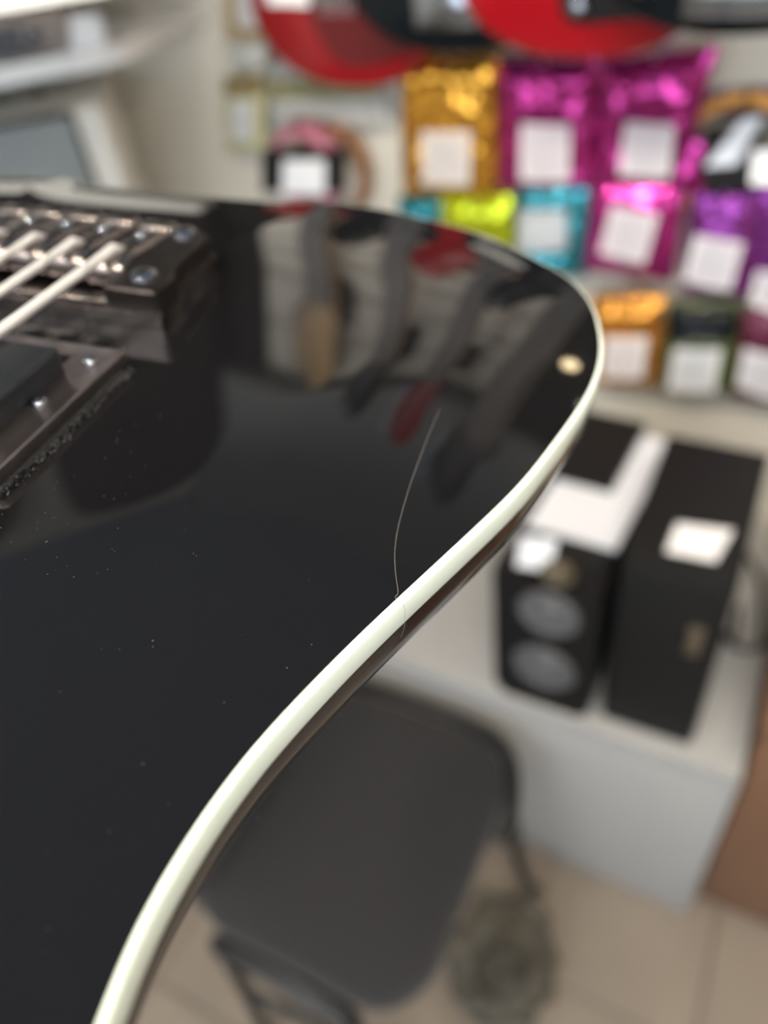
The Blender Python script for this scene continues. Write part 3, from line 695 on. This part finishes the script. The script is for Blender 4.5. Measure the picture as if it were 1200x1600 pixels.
def added_gig_bag(a, label):  # unseen bags added as dark shapes for the lacquer to reflect
    t = thing('gig_bag', label, 'bag', (0, 0, 0), group='black gig bags on the slanting wall')
    pr = [(-0.17, 1.72), (0.17, 1.72), (0.18, 1.80), (0.178, 2.05), (0.175, 2.30), (0.165, 2.47), (0.09, 2.57), (-0.09, 2.57), (-0.165, 2.47), (-0.175, 2.30), (-0.178, 2.05), (-0.18, 1.80)]
    O = [p for p in resample(catmull([Vector((x, 1.58+(z-1.72)*1.19, 0)) for x, z in pr], 4, True), 80)]; cx = Vector((0, 2.05, 0))
    def rr(sc, d): return [front_pt(a+(cx+(p-cx)*sc).x, d, (cx+(p-cx)*sc).y) for p in O]
    bm = bmesh.new(); rings_mesh(bm, [rr(0.97, 0.006), rr(1.0, 0.02), rr(1.0, 0.065), rr(0.96, 0.085), rr(0.85, 0.092)]); link('shell', bm, 'black', t, True)
    dir_box('pocket', a-0.12, a+0.12, 0.0925, 0.112, 1.78, 2.02, 'black', t, 0.008)
    bm = bmesh.new(); tube(bm, catmull([front_pt(a-0.05, 0.09, 2.28), front_pt(a-0.04, 0.12, 2.27), front_pt(a+0.04, 0.12, 2.27), front_pt(a+0.05, 0.09, 2.28)], 5), 0.008, 8); link('handle', bm, 'black', t, True)
added_gig_bag(-0.195, 'padded gig bag hung high on the slanting wall, nearest the corner')
added_gig_bag(-0.63, 'black padded gig bag hung high on the slanting wall, above the shelves')
added_gig_bag(-1.065, 'black padded gig bag hung high on the slanting wall, farthest from the corner')

# ------------------------------------------------------------ packets hanging on the display wall
def hook(x, z, label, y1=WY, l=0.075):
    bm = bmesh.new(); tube(bm, [(x, y1-0.0005, z), (x, y1-l+0.01, z), (x, y1-l, z+0.004), (x, y1-l-0.003, z+0.011)], 0.0018, 8)
    box(bm, x-0.009, x+0.009, y1-0.003, y1-0.0002, z-0.012, z+0.012)
    tag(link('display_hook', bm, 'steel', None, False), label, 'hook')
def pouch(name, quad, Y, m, label, cat='pouch', tagq=None, thick=0.014, ring_=True, tiltd=0, header=None, seed=0, group=None, hk=True, taglabel=None):
    """quad: pixel corners TL, TR, BR, BL of the bag, hung in the plane y=Y"""
    P = [on_y(x, y, Y) for x, y in quad]; c = sum(P, Vector())/4
    t = thing(name, label, cat, c, group=group); P = [p-c for p in P]
    nu, nv = 56, 60; bm = bmesh.new(); w_ = (P[1]-P[0]).length; h_ = (P[3]-P[0]).length
    def surf(u, v):
        p = P[0].lerp(P[1], u).lerp(P[3].lerp(P[2], u), v)
        e = min(1, min(u, 1-u)*w_/0.028); e2 = min(1, min(v/1.15, 1-v)*h_/0.030)
        prof = (math.sin(e*PI/2)**0.8)*(math.sin(max(0, e2)*PI/2)**0.9)
        q = Vector((u*w_*28+seed*7.3, v*h_*28, seed*3.1))
        wr = noise.noise(q)*0.0040+noise.noise(q*2.3)*0.0018+abs(noise.noise(Vector((u*w_*60+seed, v*h_*16, 2))))*0.0022
        dz = math.exp(-((v*h_-0.024)/0.009)**2); wr += dz*0.0016*math.cos(u*w_*2*PI/0.027+seed*1.7+1.5*noise.noise(Vector((u*3, seed, 0))))
        rg = 0
        if ring_:
            d = math.hypot((u-.5)*w_, (v-.55)*h_)/(0.42*min(w_, h_)); rg = 0.003*math.exp(-((d-0.85)/0.16)**2)
        out = thick*prof+(wr+rg)*(0.35+0.65*prof)
        ed = noise.noise(Vector((u*9, v*9, seed)))*0.0012
        return p+Vector((ed, -out, ed))
    F_ = [[bm.verts.new(surf(i/nu, j/nv)) for i in range(nu+1)] for j in range(nv+1)]
    B_ = [[bm.verts.new(Vector((F_[j][i].co.x, 0.0035, F_[j][i].co.z))) for i in range(nu+1)] for j in range(nv+1)]
    for j in range(nv):
        for i in range(nu):
            bm.faces.new((F_[j][i], F_[j+1][i], F_[j+1][i+1], F_[j][i+1])); bm.faces.new((B_[j][i], B_[j][i+1], B_[j+1][i+1], B_[j+1][i]))
    for j in range(nv):
        bm.faces.new((F_[j][0], B_[j][0], B_[j+1][0], F_[j+1][0])); bm.faces.new((F_[j][nu], F_[j+1][nu], B_[j+1][nu], B_[j][nu]))
    for i in range(nu):
        bm.faces.new((F_[0][i], F_[0][i+1], B_[0][i+1], B_[0][i])); bm.faces.new((F_[nv][i], B_[nv][i], B_[nv][i+1], F_[nv][i+1]))
    link('bag', bm, m, t, True)
    if header:
        hm, v0, v1 = header; bm = bmesh.new(); rows = []
        for v in (v0, (v0+v1)/2, v1):
            rows.append([bm.verts.new(surf(0.04+0.92*i/12, v)+Vector((0, -0.0035, 0))) for i in range(13)])
        for a, b in zip(rows, rows[1:]):
            for i in range(12): bm.faces.new((a[i], b[i], b[i+1], a[i+1]))
        r_ = bmesh.ops.solidify(bm, geom=bm.faces[:], thickness=0.0008); link('header_print', bm, hm, t, True)
    if tagq:
        yo = Y-thick-0.0075; Q = [on_y(x, y, yo)-c for x, y in tagq]
        bm = bmesh.new(); g_ = [[bm.verts.new(Q[0].lerp(Q[1], i/6).lerp(Q[3].lerp(Q[2], i/6), j/6)+Vector((0, 0.0025*((i/3-1)**2), 0))) for i in range(7)] for j in range(7)]
        for j in range(6):
            for i in range(6): bm.faces.new((g_[j][i], g_[j+1][i], g_[j+1][i+1], g_[j][i+1]))
        bmesh.ops.solidify(bm, geom=bm.faces[:], thickness=0.0006); link('price_label', bm, 'paper', t, True)
    if hk:
        top = c+P[0].lerp(P[1], 0.5)+Vector((0, 0, -0.006)); hook(top.x, top.z, 'zinc hook holding the '+label.replace(', ', ' ').replace(' with a white label', '').replace(' in the middle row', '').replace(' cut off', '')[:72].rsplit(' ', 1)[0], l=WY-Y+0.012)
    return t
PY = 1.150
pouch('string_pouch', ((624, 88), (778, 86), (778, 306), (630, 306)), PY, 'gold', 'gold foil pouch with a white label, top row, left of the magenta ones', tagq=((657, 206), (734, 206), (732, 291), (656, 288)), seed=1, thick=0.016)
pouch('string_pouch', ((777, 92), (932, 88), (936, 300), (780, 300)), PY, 'magenta', 'magenta foil pouch, upright, between the gold and the slanted magenta one', tagq=((813, 193), (890, 196), (888, 284), (811, 284)), seed=2, thick=0.016)
pouch('string_pouch', ((938, 95), (1122, 72), (1064, 296), (928, 296)), PY-0.006, 'magenta', 'magenta foil pouch flaring out at its top right corner', tagq=((976, 190), (1054, 196), (1046, 279), (966, 275)), seed=3, thick=0.016)
pouch('string_pouch', ((1030, 215), (1106, 222), (1104, 302), (1022, 300)), PY-0.004, 'magenta', 'small magenta foil pouch half hidden by the amber cable coil', ring_=False, seed=4, thick=0.008)
pouch('string_pouch', ((622, 306), (716, 304), (720, 400), (622, 400)), PY+0.020, 'cyan', 'cyan foil pouch under the gold one, mostly behind the lime one', ring_=False, seed=5, thick=0.010)
pouch('string_pouch', ((688, 306), (800, 304), (806, 440), (690, 440)), PY+0.004, 'lime', 'lime green foil pouch between the two cyan ones', ring_=False, seed=6, thick=0.012)
pouch('string_pouch', ((808, 290), (922, 290), (918, 432), (808, 432)), PY-0.004, 'cyan', 'cyan foil pouch with a white label, left of the tilted magenta one', tagq=((808, 327), (888, 325), (886, 394), (806, 396)), seed=7, thick=0.012)
pouch('string_pouch', ((925, 286), (1072, 288), (1052, 440), (908, 422)), PY-0.006, 'magenta', 'magenta foil pouch tilted clockwise in the middle row', tagq=((955, 322), (1028, 337), (1006, 414), (935, 397)), seed=8, thick=0.016)
pouch('string_pouch', ((1080, 292), (1190, 296), (1168, 464), (1064, 458)), PY, 'purple', 'purple foil pouch with a white label, right end of the middle row', tagq=((1085, 368), (1161, 381), (1140, 456), (1067, 440)), seed=9, thick=0.014)
pouch('string_pouch', ((1168, 285), (1290, 290), (1272, 462), (1160, 452)), PY+0.018, 'purple', 'purple foil pouch cut off by the right edge, behind the labelled purple one', tagq=((1182, 424), (1250, 430), (1240, 500), (1170, 476)), seed=10, thick=0.012, ring_=False)
pouch('string_pouch', ((922, 462), (1042, 462), (1026, 606), (926, 600)), PY, 'orange', 'orange foil pouch, left end of the bottom row', tagq=((945, 527), (1012, 527), (1003, 592), (940, 590)), seed=11, thick=0.014)
pouch('string_pouch', ((1044, 474), (1162, 474), (1146, 614), (1032, 610)), PY, 'greenp', 'black and green pouch in the bottom row, between orange and maroon', tagq=((1053, 545), (1128, 546), (1116, 614), (1042, 610)), seed=12, thick=0.012, header=('blackg', 0.02, 0.36))
pouch('string_pouch', ((1160, 484), (1270, 486), (1256, 640), (1140, 620)), PY, 'maroon', 'dark maroon pouch at the right end of the bottom row', tagq=((1162, 545), (1230, 560), (1220, 630), (1150, 604)), seed=13, thick=0.012)
pouch('string_pouch', ((1108, 140), (1290, 132), (1290, 200), (1100, 182)), PY+0.041, 'violet', 'dull violet pouch behind the amber cable coil', ring_=False, seed=14, thick=0.003)
pouch('accessory_bag', ((350, -40), (412, -38), (416, 62), (352, 64)), PY+0.01, 'tan', 'narrow tan card pack left of the red guitar, upper one', tagq=((366, -14), (402, -14), (402, 46), (368, 42)), seed=15, thick=0.006, ring_=False)
pouch('accessory_bag', ((366, 64), (416, 66), (414, 112), (364, 108)), PY+0.012, 'clearp', 'small milky clear bag between the two narrow card packs', seed=16, thick=0.008, ring_=False)
pouch('accessory_bag', ((350, 118), (412, 116), (414, 236), (352, 238)), PY+0.01, 'yellowp', 'narrow pale yellow pack left of the pink cable coil, lower one', tagq=((360, 156), (396, 158), (394, 224), (358, 220)), seed=17, thick=0.008, ring_=False, header=('tan', 0.02, 0.22))
pouch('accessory_bag', ((418, 96), (600, 92), (612, 200), (420, 202)), PY+0.034, 'clearp', 'wide milky clear bag with a yellow strip behind the red guitar', seed=18, thick=0.010, ring_=False, header=('yellowp', 0.22, 0.5))
# cable coils
def coil(cx, cy, rpx, Y, m, label, turns=5, thick=0.0042, squash=1.1, pitch=0.0048):
    c = on_y(cx, cy, Y); R = rpx*0.00098*Y/1.2*1.03; bm = bmesh.new()
    t = thing('cable_coil', label, 'cable', c)
    rnd = random.Random(int(cx)); P = []
    n = 40*turns
    for k in range(n):
        a = 2*PI*k/40; rr = R-0.0028*(k//40 % 3)-0.003*rnd.random()*0.3+0.002*math.sin(a*1.3+k/40)
        P.append(Vector((rr*math.cos(a), -pitch*(k/40-turns/2), rr*math.sin(a)*squash)))
    tube(bm, P, thick, 8); link('coil', bm, m, t, True)
    bm = bmesh.new(); tube(bm, [(0, 0.012*math.cos(a), R*squash-0.003+0.013*math.sin(a)) for a in [2*PI*i/14 for i in range(14)]], 0.0022, 6, True); link('tie', bm, 'blackg', t, True)
    hook(c.x, c.z+R*squash-0.012, 'zinc display hook holding the '+label.split(',')[0], l=WY-Y+0.02)
    return t
coil(520, 268, 66, 1.170, 'brownc', 'brown coiled cable, behind the pink one', thick=0.0058, turns=4)
cp_ = coil(478, 262, 62, 1.130, 'pink', 'pink coiled cable in front of the brown one', turns=6, thick=0.0055)
coil(1150, 250, 82, 1.170, 'amberc', 'amber coiled cable at the right edge, above the purple pouches', turns=5, thick=0.0062, squash=0.95, pitch=0.002)
def wallbox(name, quad, Y, th, m, label, cat):
    P = [on_y(x, y, Y) for x, y in quad]; bm = bmesh.new(); slab_quad(bm, P, th, (0, 1, 0)); bmesh.ops.recalc_face_normals(bm, faces=bm.faces)
    bmesh.ops.bevel(bm, geom=bm.edges[:], offset=min(0.0015, th*0.3), segments=2, affect='EDGES'); return tag(sharp(link(name, bm, m), 50), label, cat)
wallbox('plug_box', ((408, 236), (532, 240), (532, 300), (408, 300)), 1.100, 0.018, 'black', 'flat black plug pack in front of the pink coiled cable', 'box')
wallbox('price_tag', ((442, 250), (508, 250), (508, 304), (440, 304)), 1.098, 0.001, 'paper', 'white tag on the black plug pack of the pink cable', 'tag')
wallbox('plug_box', ((1098, 205), (1196, 195), (1180, 300), (1098, 300)), 1.120, 0.014, 'black', 'flat black plug pack in front of the amber coiled cable', 'box')
wallbox('price_tag', ((1160, 186), (1194, 182), (1150, 258), (1100, 262)), 1.117, 0.001, 'glossw', 'slanting white tag on the black plug pack of the amber cable', 'tag')
wallbox('price_tag', ((1176, 235), (1230, 235), (1225, 290), (1172, 288)), 1.115, 0.001, 'paper', 'grey white tag at the right edge beside the slanting one', 'tag')

# ------------------------------------------------------------ guitars hanging above
def hanging_guitar(px, Y, bodym, guardm, label, kind, rot=0):
    b = on_y(px[0], px[1], Y)
    t = thing('hanging_guitar', label, 'guitar', b, rot, group='electric guitars hanging above the packets')
    ctrl = [(0, 0), (0.06, 0.006), (0.115, 0.035), (0.150, 0.09), (0.150, 0.15), (0.122, 0.205), (0.110, 0.245), (0.128, 0.30), (0.135, 0.345), (0.118, 0.385), (0.098, 0.395), (0.075, 0.375), (0.055, 0.335), (0.035, 0.318), (0, 0.315),
            (-0.035, 0.325), (-0.058, 0.355), (-0.085, 0.40), (-0.110, 0.418), (-0.130, 0.405), (-0.136, 0.36), (-0.122, 0.30), (-0.108, 0.245), (-0.122, 0.195), (-0.150, 0.14), (-0.152, 0.085), (-0.118, 0.033), (-0.06, 0.006)]
    O = resample(catmull([Vector((x, z, 0)) for x, z in ctrl], 6, True), 110); n = len(O)
    NR = []
    for i in range(n):
        tt = (O[(i+1) % n]-O[i-1]).normalized(); NR.append(Vector((tt.y, -tt.x, 0)))
    def R_(ins, y): return [Vector(((O[i]-NR[i]*ins).x, y, (O[i]-NR[i]*ins).y)) for i in range(n)]
    rs = [R_(0.012, 0.020), R_(0.005, 0.0185), R_(0.0012, 0.0145), R_(0, 0.010), R_(0, -0.012), R_(0.0012, -0.0165), R_(0.005, -0.0205), R_(0.012, -0.022)]
    bm = bmesh.new(); rings_mesh(bm, rs); sharp(link('body', bm, bodym, t), 60)
    g = [(0.118, 0.09), (0.105, 0.055), (0.02, 0.030), (-0.03, 0.05), (-0.06, 0.13), (-0.07, 0.24), (-0.03, 0.30), (0.03, 0.30), (0.075, 0.33), (0.10, 0.345), (0.085, 0.25), (0.10, 0.18)] if kind != 2 else [(0.10, 0.10), (0.10, 0.06), (0.04, 0.035), (-0.02, 0.035), (-0.05, 0.08), (-0.05, 0.29), (0.05, 0.29), (0.06, 0.2)]
    if kind == 3: g = [(0.118, 0.10), (0.108, 0.050), (0.04, 0.042), (-0.018, 0.044), (-0.026, 0.10), (-0.06, 0.16), (-0.065, 0.24), (-0.03, 0.30), (0.03, 0.30), (0.075, 0.33), (0.10, 0.345), (0.09, 0.25)]
    G_ = resample(catmull([Vector((x, z, 0)) for x, z in g], 5, True), 70)
    bm = bmesh.new(); rings_mesh(bm, [[Vector((p.x, -0.0222, p.y)) for p in G_], [Vector((p.x, -0.0246, p.y)) for p in G_]]); sharp(link('pickguard', bm, guardm, t), 50)
    boxo('bridge', (-0.042, 0.042, -0.036, -0.0248, *{1: (0.115, 0.140), 2: (0.035, 0.080), 3: (0.10, 0.13), 4: (0.020, 0.058)}[kind]), 'chrome2' if kind != 1 else 'chrome', t, 0.002)
    for k, zz in enumerate((0.145, 0.20, 0.255)):
        boxo('pickup', (-0.042, 0.042, -0.034, -0.0248, zz, zz+0.020), 'cover' if kind != 3 else 'tolex', t, 0.004)
    for (kx, kz) in [((0.075, 0.135),), ((0.075, 0.135), (0.092, 0.10)), ((0.075, 0.135), (0.0, 0.058)), ((0.080, 0.10), (-0.085, 0.05))][kind-1]:
        bm = bmesh.new(); lathe(bm, [(0.011, 0.0), (0.0105, 0.008), (0.008, 0.014), (0.006, 0.0155), (0, 0.0155)], (kx, -0.0247, kz), (0, -1, 0), 18); sharp(link('knob', bm, 'chrome2', t), 40)
    bm = bmesh.new(); box(bm, -0.027, 0.027, -0.030, -0.004, 0.29, 0.72, bev=0.006)
    link('neck', bm, 'maple', t, True)
    fbd = boxo('fretboard', (-0.027, 0.027, -0.0345, -0.0302, 0.285, 0.722), 'rose', t, 0.001)
    for k in range(1, 21):
        zz = 0.722-0.62*(1-2**(-k/12))*1.0
        if zz < 0.29: break
        bm = bmesh.new(); cyl(bm, (-0.026, -0.0348, zz), (0.026, -0.0348, zz), 0.001, n=6); link('fret', bm, 'steel', fbd)
    hs = [(-0.022, 0.72), (0.022, 0.72), (0.026, 0.75), (0.022, 0.80), (0.030, 0.86), (0.018, 0.905), (-0.012, 0.90), (-0.048, 0.84), (-0.045, 0.76)]
    Hh = resample(catmull([Vector((x, z, 0)) for x, z in hs], 5, True), 50)
    bm = bmesh.new(); rings_mesh(bm, [[Vector((p.x, -0.006, p.y)) for p in Hh], [Vector((p.x, -0.020, p.y)) for p in Hh]]); hd = sharp(link('headstock', bm, 'maple' if kind == 1 else bodym, t), 50)
    for k in range(6):
        bm = bmesh.new(); cyl(bm, (-0.030+0.002*k, -0.020, 0.758+0.022*k), (-0.030+0.002*k, -0.028, 0.758+0.022*k), 0.004, n=10); cyl(bm, (-0.046, -0.012, 0.758+0.022*k), (-0.064, -0.012, 0.758+0.022*k), 0.005, n=8); link('tuning_peg', bm, 'chrome2', hd)
    for k in range(6):
        x = -0.018+0.0072*k; bm = bmesh.new(); tube(bm, [(x*1.35, -0.0365, 0.10), (x, -0.0372, 0.722), (-0.030+0.002*k, -0.0265, 0.758+0.022*k)], 0.0005, 5); link('string', bm, 'nickel', t)
    hz = b.z+0.735; bm = bmesh.new()
    cyl(bm, (b.x, WY-0.018, hz+0.0), (b.x, b.y+0.022, hz), 0.005, n=10); box(bm, b.x-0.03, b.x+0.03, WY-0.026, WY-0.0165, hz-0.05, hz+0.05, bev=0.003)
    for sg in (-1, 1): tube(bm, [(b.x, b.y+0.024, hz), (b.x+sg*0.036, b.y+0.022, hz), (b.x+sg*0.038, b.y-0.034, hz+0.002)], 0.006, 8)
    tag(link('guitar_hanger', bm, 'tube'), 'wall hanger of the '+label.replace(', ', ' '), 'hanger')
    return t
G1 = hanging_guitar((560, 132), 1.136, 'redg', 'guardr', 'red guitar with dark red centre, above the pink cable', 1)
hanging_guitar((716, 80), 1.072, 'blackg', 'guard', 'black guitar between the two red guitars', 2)
hanging_guitar((912, 88), 1.008, 'redg', 'guard', 'red guitar with black pickguard above the magenta pouches', 3)
hanging_guitar((1140, 50), 0.945, 'blackg', 'guard', 'black guitar with bright chrome bridge at the upper right', 4)
wallbox('price_tag', ((412, -30), (482, -30), (484, 10), (418, 8)), 1.108, 0.001, 'paper', 'white tag on the lower left of the leftmost red guitar', 'tag')
